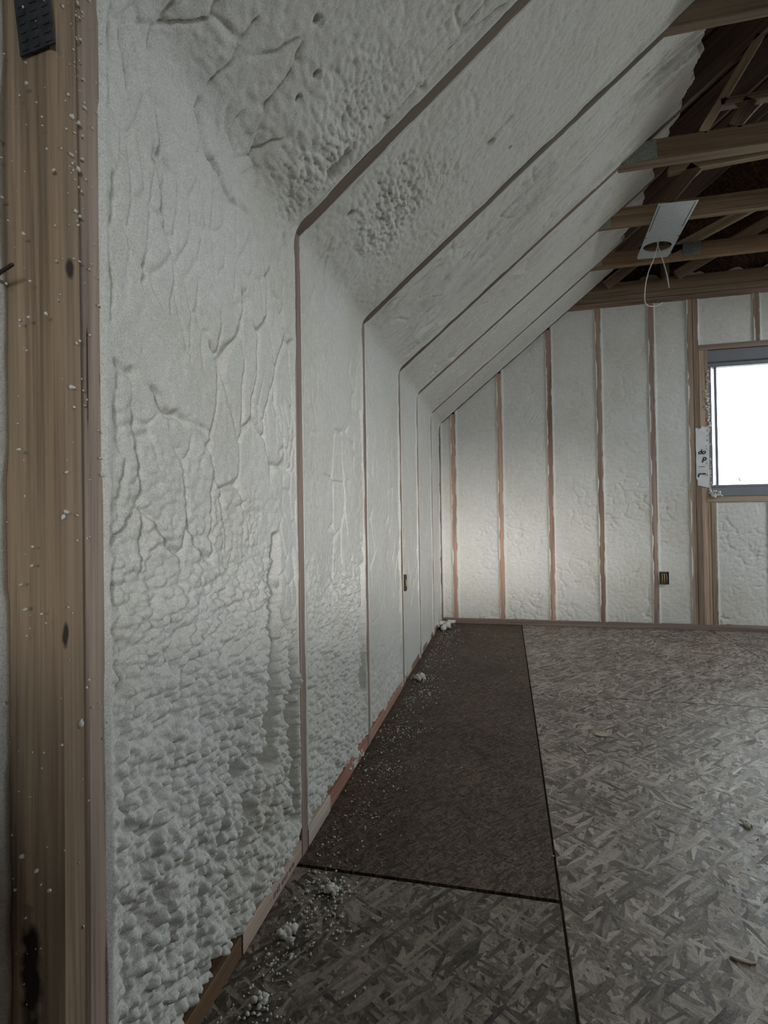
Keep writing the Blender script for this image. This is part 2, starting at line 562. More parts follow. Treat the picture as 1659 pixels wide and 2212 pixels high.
def wall_foam(y0, y1, field, res, smax, base=0.0, name='foam_panel', zb=None, wall=None, slope=None, fine=None):
    us = edge_dense(y0, y1, res)
    nu = len(us)
    rv = fine or res
    vv = np.concatenate([np.arange(0.03, 1.02, rv), np.arange(1.02, 2.0, (rv + res) / 2), np.linspace(2.0, smax, int((smax - 2.0) / res))])
    Y, Sg = np.meshgrid(us, vv)
    if zb is not None:                    # ragged lower edge
        b = zb(Y[0])[None, :]
        Sg = np.where(Sg < 0.35, b + (Sg - 0.03) * (0.35 - b) / 0.32, Sg)
    h = field(Y, Sg) + base
    x, z, nx, nz = path_point(Sg)
    P = np.stack([x + nx * h, Y, z + nz * h], -1)
    N = np.stack([nx, 0 * nx, nz], -1)
    back = -N * (0.132 + h)[..., None]
    k = int(np.searchsorted(Sg[:, 0], H))
    NR = np.cross(np.gradient(P, axis=1), np.gradient(P, axis=0))
    NR /= np.linalg.norm(NR, axis=-1, keepdims=True) + 1e-12
    NR *= np.sign((NR * N).sum(-1, keepdims=True))
    for part, rows in ((wall, slice(0, k + 1)), (slope, slice(k, None))):
        if part is None:
            continue
        me = grid_mesh(name, P[rows], N[rows], back[rows])
        nn = np.zeros((len(me.vertices), 3))
        row = NR[rows][-1 if part is wall else 0]
        if part is wall:
            c0 = (P[rows].shape[0] - 1) * nu
            nn[c0:c0 + nu] = row
        else:
            nn[:nu] = row
        me.normals_split_custom_set_from_vertices(nn.tolist())
        wlink(name, me, FOAM, part)

# ------------------------------------------------------------------ setting: floor
floor = empty('floor', (0, 0, 0), kind='structure')
def osb_panel(x0, x1, y0, y1, mat, dz=0.0):
    g = 0.0026
    o = beam('osb_panel', (x0 + (x1 - x0) / 2, y0 + g, -0.009 + dz), (x0 + (x1 - x0) / 2, y1 - g, -0.009 + dz), x1 - x0 - 2 * g, 0.018, floor, mat=mat, ch=0.001)
    return o
SX, SA, SB, SC = 0.568, 1.131, 2.41, 3.46
osb_panel(-0.09, SX, SA, SC, OSB_DARK)
osb_panel(-0.09, SX, SC, 4.02, OSB_DARK)
osb_panel(-0.01, SX, -1.31, SA - 0.004, OSB_NEAR, -0.001)
osb_panel(-0.01, SX, YR - 0.1, -1.31, OSB)
for i, (x0, x1) in enumerate(((SX, SX + 1.22), (SX + 1.22, SX + 2.44), (SX + 2.44, SX + 3.66), (SX + 3.66, XW + 0.1))):
    for y0, y1 in ((YR - 0.1, -0.03 - 1.22 * (i % 2)), (-0.03 - 1.22 * (i % 2), SB - 1.22 * (i % 2)), (SB - 1.22 * (i % 2), 4.02)):
        osb_panel(x0, x1, y0, y1, OSB, -0.0005 * (i % 2))
sub = slab('subfloor', (-0.12, YR - 0.12, -0.24), (XW + 0.12, 4.05, -0.02), floor, SHELL)

# ------------------------------------------------------------------ setting: left wall and slope
wall_left = empty('wall_left', (0, 0, 0), kind='structure')
ceil_left = empty('ceiling', (0, 0, H), kind='structure')
slab('sheathing', (-0.165, YR - 0.1, -0.02), (-0.14, 4.05, H + 0.12), wall_left, SHELL)
# roof deck over the whole room, two slopes that meet at the ridge
def slope_box(name, sign, xa, xb, ya, yb, o0, o1, parent, mat):
    """slab lying on a slope: from xa to xb in from the wall, o0 to o1 metres outside the underside"""
    vs = []
    for x in (xa, xb):
        for o in (o0, o1):
            for y in (ya, yb):
                px, pz = x - o * ST, H + PIT * x + o * CT
                vs.append((px if sign > 0 else XW - px, y, pz))
    f = [(0, 4, 5, 1), (2, 3, 7, 6), (0, 1, 3, 2), (4, 6, 7, 5), (0, 2, 6, 4), (1, 5, 7, 3)]
    return wlink(name, mesh(name, vs, f if sign > 0 else [t[::-1] for t in f]), mat, parent)
slope_box('roof_sheathing', 1, -0.09, XR + 0.11, YR - 0.1, 4.05, 0.150, 0.165, ceil_left, DECK)
XT = XR + 0.11
for (xa, xb, ya, yb) in ((-0.09, SKY[2], YR - 0.1, 4.05), (SKY[3], XT, YR - 0.1, 4.05), (SKY[2], SKY[3], YR - 0.1, SKY[0]), (SKY[2], SKY[3], SKY[1], 4.05)):
    slope_box('roof_sheathing', -1, xa, xb, ya, yb, 0.150, 0.165, ceil_left, DECK)
for (xa, xb, ya, yb) in ((0.0, SKY[2], -0.3, D), (SKY[3], 1.19, -0.3, D), (SKY[2], SKY[3], -0.3, SKY[0]), (SKY[2], SKY[3], SKY[1], D)):
    slope_box('foam_panel', -1, xa, xb, ya, yb, 0.0, 0.148, ceil_left, FOAM)

STUDS = [0.532, 1.1745, 1.772, 2.405, 2.905, 3.462]      # centre of each stud along the wall
HW = 0.0195
SEDGE = (1.19 / CT) + H                                    # where the foam stops on the slope

def top_fade(Y, Sg, seed, edge=SEDGE, drop=0.15):
    e = edge + 0.15 * fbm(Y * 5, Y * 0 + seed, seed, 3) + 0.11 * fbm(Y * 26, Sg * 9, seed + 5, 3)
    return -drop * sstep(0.0, 0.085, Sg - e) ** 0.75

def edge_rag(Y, Sg, y0, y1, seed, amp=0.004):
    """foam laps unevenly over the stud edges; a little below the stud face elsewhere"""
    d = np.minimum(Y - y0, y1 - Y)
    lap = fbm(Sg * 9, Y * 0 + (Y > (y0 + y1) / 2) * 7.0, seed, 4)
    o = np.clip(0.0050 - 0.024 * lap, 0.0006, 0.0075)
    m = 1 - sstep(0.006, 0.020 + 0.012 * (lap + 0.3), d)
    return m * (0.0012 + np.clip(0.45 * (d - o), -0.005, 0.0022)), m

def beads(x, y, seed):
    """rounded cells packed side by side with sharp valleys, about 0..1"""
    ix, iy = np.floor(x), np.floor(y)
    f1 = np.full_like(x, 9.0)
    hid = np.zeros_like(x)
    for i in (-1, 0, 1):
        for j in (-1, 0, 1):
            cx, cy = ix + i, iy + j
            d = (x - cx - 0.1 - 0.8 * hsh(cx, cy, seed)) ** 2 + (y - cy - 0.1 - 0.8 * hsh(cx, cy, seed + 1)) ** 2
            hit = d < f1
            f1 = np.where(hit, d, f1)
            hid = np.where(hit, hsh(cx, cy, seed + 2), hid)
    return np.clip(1 - 1.5 * f1, -0.6, 1) * (0.65 + 0.35 * hid) + 0.35 * hid

def lumps(Y, Sg, seed, c1=0.0135, k=1.3):
    wx = 0.004 * fbm(Y * 26, Sg * 26, seed + 40, 2)
    wy = 0.004 * fbm(Y * 26 + 9, Sg * 26, seed + 41, 2)
    big = beads((Y + wx) / (3.3 * c1 * k), (Sg + wy) / (3.3 * c1), seed)
    a = beads((Y + wx) / (c1 * k), (Sg + wy) / c1, seed + 5)
    b = beads((Y - wy) / (c1 * k * .5), (Sg + wx) / (c1 * .5), seed + 9)
    return big, a, b

def bay_field(y0, y1, seed, pop=None, crease=0.004, streak=0.0, feats=(), und=0.006, recess=0.004, smooth_c=(0.09, 0.16), holes=(), swell=(), strip=False, trench=(), slope_c=1.0):
    def f(Y, Sg):
        h = und * 2 * fbm(Y * 5.5, Sg * 4.5, seed, 3) - recess
        h += (0.0022 + 0.0035 * sstep(H - 0.05, H + 0.1, Sg)) * fbm(Y * 75, Sg * 75, seed + 3, 3)
        wx = 0.05 * fbm(Y * 7, Sg * 7, seed + 11, 3)
        wy = 0.05 * fbm(Y * 7 + 5, Sg * 7, seed + 12, 3)
        k = cracks((Y + wx) / smooth_c[0], (Sg + wy) / smooth_c[1], seed + 20, 0.055)
        km = sstep(-0.05, 0.10, fbm(Y * 6, Sg * 5, seed + 21, 3))
        cs = 1 - (1 - slope_c) * sstep(H - 0.02, H + 0.12, Sg)
        h -= cs * crease * 2.6 * k * km
        k2 = cracks((Y + wx * .6) / (smooth_c[0] * .45), (Sg + wy * .6) / (smooth_c[1] * .45), seed + 25, 0.10)
        h -= cs * crease * 0.9 * k2 * sstep(0.0, 0.2, fbm(Y * 8 + 3, Sg * 8, seed + 26, 2))
        if streak:
            sl = sstep(H - 0.02, H + 0.15, Sg)
            r = 1 - np.abs(2 * vnoise(Y * 26 + 4 * fbm(Y * 6, Sg * 3, seed + 31, 2), Sg * 3.2, seed + 30) - 1)
            h += 1.6 * streak * sl * (r ** 3 - 0.25) * sstep(-0.12, 0.12, fbm(Y * 5, Sg * 4, seed + 33, 2))
            kc = cracks((Y + wx) / 0.055, (Sg + wy) / 0.34, seed + 35, 0.09)
            h -= 0.7 * streak * sl * kc * sstep(-0.08, 0.1, fbm(Y * 6, Sg * 3, seed + 36, 2))
        if pop is not None:
            m = np.clip(pop(Y, Sg) + 0.5 * fbm(Y * 11, Sg * 11, seed + 50, 3), 0, 1)
            if strip:                     # smooth film on the stud side beyond the groove
                m = m * (1 - 0.9 * sstep(1.050, 1.062, Y) * sstep(0.50, 0.60, Sg) * sstep(1.2, 1.0, Sg))
            big, a, b = lumps(Y, Sg, seed + 60)
            h += m * (0.014 * big + 0.0150 * a + 0.0034 * b - 0.023)
        for (pts, dep, w) in feats:
            d = poly_dist(Y + 0.030 * fbm(Y * 28, Sg * 28, seed + 70, 3), Sg + 0.030 * fbm(Y * 28 + 7, Sg * 28, seed + 71, 3), pts)
            h -= 1.35 * dep * np.clip(0.75 + 2.6 * fbm(Y * 24, Sg * 24, seed + 72, 2), 0.15, 1.3) * np.exp(-(d / (0.62 * w)) ** 2)
        for (zl, yl, zr, yr, ztop, zbot, dep) in trench:      # deep slot where the foam has pulled away beside the stud
            lft = np.interp(Sg, zl, yl) + 0.012 * fbm(Y * 5, Sg * 34, seed + 75, 3)
            rgt = np.interp(Sg, zr, yr) + 0.003 * fbm(Y * 5, Sg * 30, seed + 76, 2)
            rec = sstep(-0.004, 0.004, Y - lft) * sstep(0.003, -0.003, Y - rgt) * sstep(ztop + 0.02, ztop - 0.02, Sg) * sstep(zbot - 0.012, zbot + 0.012, Sg)
            h = h * (1 - rec) - rec * dep
        for (a, b, ra, rb, dep) in holes:
            q = ((Y - a) / ra) ** 2 + ((Sg - b) / rb) ** 2
            h -= dep * np.exp(-q ** 2)
        for (a, b, ra, rb, dep) in swell:
            q = ((Y - a + 0.02 * fbm(Y * 22, Sg * 22, seed + 80, 2)) / ra) ** 2 + ((Sg - b) / rb) ** 2
            h += dep * np.exp(-q * q)
        e, m = edge_rag(Y, Sg, y0, y1, seed + 90)
        lim = sstep(0.0, 0.02, np.minimum(Y - y0, y1 - Y))
        h = h * (1 - m) * (0.25 + 0.75 * lim) + e
        h += top_fade(Y, Sg, seed + 95)
        return h
    return f

# bay between the foreground post and the first stud: wrinkled above, popcorn below
y0, y1 = 0.545, STUDS[1] - HW + 0.006
f0 = bay_field(y0, y1, 3,
    pop=lambda Y, Sg: 1.15 * sstep(0.98, 0.36, Sg + 0.10 * (Y - 0.85)) + 0.75 * np.exp(-(((Y - 1.05) / 0.10) ** 2 + ((Sg - 1.62) / 0.16) ** 2)) - 0.02,
    crease=0.0050, smooth_c=(0.075, 0.19), recess=0.001, strip=True, slope_c=0.6,
    trench=[((0.27, 0.45, 0.60, 0.74), (0.955, 0.972, 0.985, 1.020), (0.27, 0.45, 0.6, 0.74), (1.024, 1.040, 1.050, 1.052), 0.74, 0.28, 0.060),
            ((0.10, 0.30, 0.50), (1.092, 1.088, 1.104), (0.10, 0.30, 0.50), (1.140, 1.136, 1.134), 0.48, 0.10, 0.045)],
    feats=[
        ([(0.566, 0.99), (0.63, 0.965), (0.71, 0.935), (0.80, 0.92)], 0.010, 0.009),
        ([(0.566, 1.22), (0.562, 1.13), (0.560, 1.03)], 0.007, 0.006),
        ([(0.572, 0.97), (0.580, 0.86), (0.572, 0.80)], 0.010, 0.007),
        ([(0.600, 0.97), (0.604, 0.90), (0.602, 0.83)], 0.006, 0.005),
        ([(0.565, 0.70), (0.572, 0.62), (0.580, 0.55)], 0.010, 0.008),
        ([(0.648, 1.33), (0.665, 1.28), (0.67, 1.21), (0.69, 1.19)], 0.006, 0.006),
        ([(0.63, 1.18), (0.635, 1.10), (0.61, 1.05)], 0.006, 0.006),
        ([(0.76, 1.46), (0.79, 1.40), (0.86, 1.36), (0.93, 1.37)], 0.011, 0.008),
        ([(1.118, 1.42), (1.125, 1.36), (1.135, 1.30)], 0.010, 0.012),
    ],
    holes=[(0.865, 0.33, 0.016, 0.02, 0.03), (0.90, 0.255, 0.014, 0.026, 0.028), (0.63, 0.26, 0.03, 0.03, 0.012), (0.79, 0.06, 0.02, 0.02, 0.02),
           (0.90, 1.66, 0.006, 0.008, 0.02), (0.905, 1.61, 0.006, 0.007, 0.02), (1.11, 1.62, 0.02, 0.045, 0.03), (0.83, 1.70, 0.008, 0.008, 0.016)],
    swell=[(1.02, 1.55, 0.11, 0.12, 0.020), (0.66, 0.23, 0.05, 0.035, 0.014), (0.93, 0.52, 0.10, 0.16, 0.012), (0.99, 0.16, 0.10, 0.11, 0.010)])
wall_foam(y0, y1, f0, 0.0034, 3.15, fine=0.0022, wall=wall_left, slope=ceil_left,
          zb=lambda Y: 0.048 + 0.012 * fbm(Y * 14, Y * 0, 5, 3) + 0.03 * sstep(1.10, 1.15, Y))
# second bay
y0, y1 = STUDS[1] + HW - 0.006, STUDS[2] - HW + 0.006
f1 = bay_field(y0, y1, 21,
    pop=lambda Y, Sg: 0.95 * sstep(0.80, 0.42, Sg) + 0.85 * np.exp(-(((Y - 1.40) / 0.16) ** 2 + ((Sg - 1.72) / 0.17) ** 2)) - 0.12,
    crease=0.0024, smooth_c=(0.10, 0.15), recess=0.003,
    slope_c=0.3, trench=[((0.2, 0.45, 0.64), (1.690, 1.686, 1.708), (0.2, 0.45, 0.64), (1.742, 1.738, 1.740), 0.62, 0.2, 0.045)],
    feats=[([(1.50, 2.12), (1.52, 2.0), (1.51, 1.9)], 0.004, 0.008)],
    holes=[(1.285, 1.60, 0.008, 0.011, 0.025), (1.52, 2.05, 0.008, 0.012, 0.022), (1.62, 2.12, 0.006, 0.006, 0.018)])
wall_foam(y0, y1, f1, 0.0042, 3.15, fine=0.0028, wall=wall_left, slope=ceil_left,
          zb=lambda Y: 0.046 + 0.006 * fbm(Y * 14, Y * 0, 6, 3) - 0.05 * sstep(1.50, 1.58, Y) * sstep(1.74, 1.68, Y))
# third to sixth bays, smoother, streaked along the slope
specs = [(33, 0.45, 0.30, 0.012, 0.0018), (47, 0.0, 0.0, 0.009, 0.0018), (59, 0.0, 0.0, 0.006, 0.0018), (71, 0.0, 0.0, 0.003, 0.0015)]
for i, (seed, pa, pz, stk, cre) in enumerate(specs):
    y0 = STUDS[2 + i] + HW - 0.006
    y1 = (STUDS[3 + i] - HW + 0.006) if i < 3 else D - 0.02
    ft = []
    if i == 0:
        ft = [([(2.36, 0.62), (2.365, 0.50), (2.36, 0.36)], 0.012, 0.02)]
    if i == 1:
        ft = [([(2.440, 0.56), (2.445, 0.48), (2.44, 0.38)], 0.03, 0.014)]
    pop = (lambda Y, Sg, pa=pa, pz=pz: pa * sstep(pz + 0.1, pz - 0.1, Sg) - 0.05) if pa else None
    wall_foam(y0, y1, bay_field(y0, y1, seed, pop=pop, crease=cre, streak=stk, feats=ft, und=0.004), 0.0055, 3.12, wall=wall_left, slope=ceil_left,
              zb=lambda Y, i=i: (0.044 if i == 0 else 0.010) + 0.012 * fbm(Y * 12, Y * 0, 8 + i, 3) - (0.03 * sstep(1.98, 2.05, Y) if i == 0 else 0))
# recessed bay on the near side of the post
y0, y1 = -0.18, 0.482
wall_foam(y0, y1, bay_field(y0, y1, 83, pop=lambda Y, Sg: 0.4 * sstep(0.9, 0.4, Sg), und=0.01), 0.007, 3.0, base=-0.068, wall=wall_left, slope=ceil_left)
# bays behind the camera
for k in range(5):
    y0, y1 = -0.72 - 0.6 * k + 0.02, -0.16 - 0.6 * k
    if y0 < YR:
        y0 = YR
    wall_foam(y0, y1, bay_field(y0, y1, 90 + k), 0.02, 3.0, base=-0.03, wall=wall_left, slope=ceil_left)

# bottom plates under the foam, bright sawn faces where the foam stops short
def plate(ya, yb, col, z1=0.038, x=0.0):
    return slab('bottom_plate', (-0.089, ya, 0.0), (x, yb, z1), wall_left, color=col)
plate(-2.9, 0.47, (0.25, 0.17, 0.11))
plate(0.556, 0.872, (0.16, 0.10, 0.06), 0.036, -0.002)
near_plate = plate(0.875, 1.154, (0.50, 0.40, 0.35), 0.040)
plate(1.195, 1.355, (0.62, 0.55, 0.48), 0.042, 0.002)
plate(1.357, 1.752, (0.50, 0.28, 0.22), 0.040)
plate(1.792, 2.385, (0.50, 0.30, 0.24), 0.038)
plate(2.425, 3.87, (0.30, 0.20, 0.15), 0.034, -0.004)
# dark stamp on the near plate
vs, fs = [], []
rr = random.Random(4)
for k in range(17):
    y = 1.004 + k * 0.0065 + rr.uniform(-.001, .001)
    if k in (5, 11):
        continue
    z0, z1 = 0.010 + rr.uniform(0, .002), 0.026 - rr.uniform(0, .008)
    w = 0.0012
    b = len(vs)
    vs += [(0.0002, y, z0), (0.0002, y + w, z0), (0.0006, y + w, z0), (0.0006, y, z0), (0.0002, y, z1), (0.0002, y + w, z1), (0.0006, y + w, z1), (0.0006, y, z1)]
    fs += [(b, b + 1, b + 2, b + 3), (b + 4, b + 7, b + 6, b + 5), (b, b + 4, b + 5, b + 1), (b + 1, b + 5, b + 6, b + 2), (b + 2, b + 6, b + 7, b + 3), (b + 3, b + 7, b + 4, b)]
wlink('grade_stamp', mesh('grade_stamp', vs, fs), INK, near_plate)

# ------------------------------------------------------------------ trusses
BR = (0.30, 0.21, 0.15)
def plate_mesh(name, a, b, teeth=True):
    """thin toothed steel plate a x b, with rows of punched slots standing proud"""
    vs, fs = [], []
    def bx(x0, x1, y0, y1, z0, z1):
        i = len(vs)
        vs.extend([(x0, y0, z0), (x1, y0, z0), (x1, y1, z0), (x0, y1, z0), (x0, y0, z1), (x1, y0, z1), (x1, y1, z1), (x0, y1, z1)])
        fs.extend([(i + 3, i + 2, i + 1, i), (i + 4, i + 5, i + 6, i + 7), (i, i + 1, i + 5, i + 4), (i + 1, i + 2, i + 6, i + 5), (i + 2, i + 3, i + 7, i + 6), (i + 3, i, i + 4, i + 7)])
    bx(-a / 2, a / 2, -b / 2, b / 2, -0.001, 0.001)
    if teeth:
        nx, ny = int(a / 0.012), int(b / 0.010)
        for i in range(nx):
            for j in range(ny):
                x, y = -a / 2 + (i + .5) * a / nx, -b / 2 + (j + .5) * b / ny
                bx(x - 0.004, x + 0.004, y - 0.0015, y + 0.0015, 0.001, 0.0018)
    return mesh(name, vs, fs)

def gusset(root, x, y, z, a, b, rot=0.0, mat=None):
    """on the face of a truss that looks towards -y"""
    m = Matrix.Translation((x, y, z)) @ Matrix.Rotation(math.pi / 2, 4, 'X') @ Matrix.Rotation(rot, 4, 'Z')
    return wlink('truss_plate', plate_mesh('truss_plate', a, b), mat or PLATE, root, m)

def sl(x, off=0.0):
    """point on the underside of the slope at x, moved off metres outwards"""
    return (x - off * ST, H + PIT * x + off * CT)

def truss(y, label, tie_z, stud_col, raf_col, tie_col, webs, plates, wd=0.14, x_face=0.0012, tie_d=0.089, tie_x0=None, w=0.038):
    root = empty('roof_truss', (0, y, 0), label=label, cat='roof truss', group='roof trusses along the left wall')
    beam('stud', (x_face - 0.0445, y, 0.0), (x_face - 0.0445, y, H + 0.02), w, 0.089, root, up=(1, 0, 0), color=stud_col)
    o = 0.0012
    a, b = sl(-0.012, wd / 2 - o), sl(XR - 0.02, wd / 2 - o)
    beam('rafter', (a[0], y, a[1]), (b[0], y, b[1]), w, wd, root, color=tuple(c * 0.72 for c in raf_col))  # tint scaled down, the shade on the rafters is put into the colour
    x0 = tie_x0 if tie_x0 is not None else (tie_z - H) / PIT - 0.10
    beam('collar_tie', (x0, y, tie_z + tie_d / 2), (XW - x0, y, tie_z + tie_d / 2), w, tie_d, root, color=tie_col)
    for (xa, za, xb, zb, d, col) in webs:
        beam('web', (xa, y, za), (xb, y, zb), w, d, root, up=(0, 1, 0) if abs(xb - xa) < 1e-3 else (0, 0, 1), color=col)
    for (x, z, a_, b_, r) in plates:
        gusset(root, x, y - w / 2 - 0.001, z, a_, b_, r)
    return root

PK = (0.36, 0.25, 0.20)
GR = (0.24, 0.18, 0.13)
LT = (0.50, 0.40, 0.29)
truss(STUDS[1], 'timber roof truss showing as first brown stud strip in foam behind the doubled post', 2.25, (0.30, 0.235, 0.20), (0.235, 0.185, 0.145), (0.30, 0.23, 0.17), [(1.70, 2.34, 2.05, 2.88, 0.089, BR)], [])
truss(STUDS[2], 'timber roof truss showing as second brown stud strip, collar tie crossing the top right corner', 2.262, (0.30, 0.24, 0.20), (0.20, 0.155, 0.12), (0.27, 0.21, 0.15),
      [(1.36, 2.41, 1.62, 2.70, 0.064, BR)], [], tie_d=0.14)
t3 = truss(STUDS[3], 'timber roof truss showing as third stud strip, doubled collar tie with dark steel plate', 2.250, (0.27, 0.20, 0.155), (0.21, 0.155, 0.12), (0.27, 0.195, 0.13),
      [(1.283, 2.336, 1.500, 2.690, 0.034, LT), (1.353, 2.447, 1.95, 2.458, 0.030, (0.33, 0.26, 0.19)), (1.40, 2.34, 1.46, 2.44, 0.05, GR)],
      [(1.045, 2.292, 0.13, 0.075, 0.06)])
beam('collar_tie', (0.97, STUDS[3] + 0.0385, 2.262 + 0.0445), (XW - 0.97, STUDS[3] + 0.0385, 2.262 + 0.0445), 0.036, 0.089, t3, color=(0.36, 0.28, 0.20))
truss(STUDS[4], 'timber roof truss showing as fourth thin stud strip, collar tie behind the steel mounting plate', 2.252, (0.36, 0.28, 0.24), (0.30, 0.23, 0.19), (0.30, 0.21, 0.145),
      [(1.30, 2.50, 1.95, 2.53, 0.034, LT), (1.28, 2.34, 1.42, 2.50, 0.06, GR)], [(0.985, 2.285, 0.07, 0.07, 0.0)])
truss(STUDS[5], 'timber roof truss showing as fifth thin stud strip, last before the gable wall', 2.290, (0.38, 0.29, 0.25), (0.33, 0.24, 0.21), (0.27, 0.175, 0.115),
      [(1.455, 2.345, 2.15, 2.665, 0.052, LT)], [(1.57, 2.345, 0.10, 0.08, 0.0), (1.03, 2.33, 0.08, 0.07, 0.2)])

# the doubled post in the foreground
KN = (0.035, 0.022, 0.015, 1)
WOODA = wood_material('post_lumber_near', knots=[(1.069, -0.0055, 0.0445, 0.013, 0.0075, KN), (0.661, 0.0055, 0.0445, 0.016, 0.0045, KN),
                                                (0.29, 0.018, 0.004, 0.085, 0.017, (0.02, 0.012, 0.008, 1)), (0.775, 0.018, -0.013, 0.004, 0.0025, KN)], contrast=1.25)
WOODB = wood_material('post_lumber_far', knots=[(0.95, 0.008, 0.0445, 0.085, 0.0016, KN), (0.955, -0.013, 0.0445, 0.012, 0.002, KN)], contrast=0.8)
post = empty('roof_truss', (0, STUDS[0], 0), label='doubled brown timber post with foam specks and nail, first truss at far left', cat='roof truss', group='roof trusses along the left wall')
BOW = 0.006
pA = beam('stud', (-0.0445, 0.4945, 0.0), (-0.0445, 0.4945, H + 0.06), 0.0360, 0.089, post, up=(1, 0, 0), mat=WOODA, ch=0.004, color=(0.345, 0.262, 0.188), seg=14, bow=-BOW)
pB = beam('stud', (-0.0455, 0.5330, 0.0), (-0.0455, 0.5330, H + 0.06), 0.0375, 0.089, post, up=(1, 0, 0), mat=WOODB, ch=0.004, color=(0.33, 0.26, 0.215), seg=14, bow=-BOW)
for yy, col in ((0.4945, (0.30, 0.20, 0.13)), (0.5335, (0.28, 0.20, 0.15))):
    a, b = sl(-0.012, 0.07), sl(XR - 0.02, 0.07)
    beam('rafter', (a[0], yy, a[1]), (b[0], yy, b[1]), 0.037, 0.14, post, color=col)
    beam('collar_tie', (0.86, yy, 2.295), (XW - 0.86, yy, 2.295), 0.037, 0.089, post, color=col)
m = Matrix.Translation((-0.0215, 0.4755, 1.350)) @ Matrix.Rotation(math.pi / 2, 4, 'X') @ Matrix.Rotation(0.12, 4, 'Z')
wlink('truss_plate', plate_mesh('truss_plate', 0.046, 0.10), DARKPLATE, post, m)['label'] = 'dark toothed steel plate at the top of the post'
wlink('nail', tube_mesh('nail', [(-0.078, 0.470, 1.050), (-0.050, 0.458, 1.052), (-0.030, 0.455, 1.057), (-0.028, 0.455, 1.0575)], [0.0022, 0.0022, 0.0020, 0.0008]), IRON, post)

# ------------------------------------------------------------------ blobs of foam: specks and crumbs
def blob_set(name, items, mat, parent=None, seed=0, kind=None):
    """items: (centre, radius, flattening axis normal or None). many small lumps in one mesh"""
    phi = (1 + 5 ** .5) / 2
    iv = np.array([(-1, phi, 0), (1, phi, 0), (-1, -phi, 0), (1, -phi, 0), (0, -1, phi), (0, 1, phi), (0, -1, -phi), (0, 1, -phi), (phi, 0, -1), (phi, 0, 1), (-phi, 0, -1), (-phi, 0, 1)]) / math.hypot(1, phi)
    it = np.array([(0, 11, 5), (0, 5, 1), (0, 1, 7), (0, 7, 10), (0, 10, 11), (1, 5, 9), (5, 11, 4), (11, 10, 2), (10, 7, 6), (7, 1, 8), (3, 9, 4), (3, 4, 2), (3, 2, 6), (3, 6, 8), (3, 8, 9), (4, 9, 5), (2, 4, 11), (6, 2, 10), (8, 6, 7), (9, 8, 1)])
    rg = np.random.default_rng(seed)
    n = len(items)
    C = np.array([i[0] for i in items])
    R = np.array([i[1] for i in items])
    V = iv[None] * (0.65 + 0.7 * rg.random((n, 12, 1))) * R[:, None, None] * (0.6 + 0.8 * rg.random((n, 1, 3)))
    V = V + C[:, None, :]
    F = (it[None] + (np.arange(n) * 12)[:, None, None]).reshape(-1, 3)
    me = mesh(name, V.reshape(-1, 3), F.tolist(), True)
    o = wlink(name, me, mat, parent)
    if kind:
        o['kind'] = kind
    return o

rr = random.Random(11)
sp = []
for k in range(150):
    z = 0.15 + 1.25 * rr.random() ** 0.75
    if rr.random() < 0.55:
        sp.append(((-0.066 + 0.066 * rr.random(), 0.4745 - BOW * (1 - (2 * z / 1.52 - 1) ** 2), z), rr.choice((0.0008, 0.001, 0.0014, 0.002))))
    else:
        sp.append(((0.0008, 0.478 + 0.072 * rr.random(), z), rr.choice((0.0008, 0.001, 0.0013, 0.0018))))
for k in range(70):
    z = 1.05 + 0.4 * rr.random()
    sp.append(((0.0008, 0.512 + 0.014 * rr.gauss(0, 1), z), rr.choice((0.0009, 0.0013, 0.002))))
for (y, z, r) in ((0.500, 0.935, 0.004), (0.508, 0.555, 0.0042), (0.486, 0.79, 0.003), (0.49, 0.795, 0.003), (0.502, 1.20, 0.0028), (0.512, 1.19, 0.0032)):
    sp.append(((0.0012, y, z), r))
blob_set('foam_speck', sp, FOAM, post, 3, 'stuff')

# crumbs along the foot of the left wall
rr = random.Random(5)
cr = []
for k in range(1000):
    y = 0.45 + 3.4 * rr.random() ** 1.1
    x = 0.03 + abs(rr.gauss(0, 0.075))
    if x < 0.55:
        cr.append(((x, y, 0.0014), rr.choice((0.0012, 0.0015, 0.002, 0.0026))))
for (cx, cy, n, s) in ((0.075, 1.05, 60, 0.03), (0.12, 0.98, 50, 0.03), (0.07, 0.88, 40, 0.02), (0.11, 1.07, 30, 0.02), (0.06, 2.55, 60, 0.04), (0.10, 2.35, 40, 0.04), (0.06, 3.72, 60, 0.05), (0.09, 1.6, 50, 0.06), (0.07, 1.9, 50, 0.05), (0.08, 0.75, 40, 0.03), (0.1, 0.62, 30, 0.03)):
    for k in range(n):
        cr.append(((max(0.012, cx + rr.gauss(0, s)), cy + rr.gauss(0, s), 0.0018), rr.choice((0.0013, 0.0018, 0.0024, 0.0032))))
for k in range(260):
    cr.append(((0.3 + 1.6 * rr.random(), 0.6 + 3.0 * rr.random(), 0.0012), rr.choice((0.001, 0.0014, 0.002))))
cr = [q for q in cr if math.hypot(q[0][0] - 0.045, q[0][1] - 3.72) > 0.10]
c = blob_set('foam_crumbs', cr, FOAM, None, 9)
setp(c, label='white foam crumbs scattered on the floor along the left wall', cat='crumbs', kind='stuff')

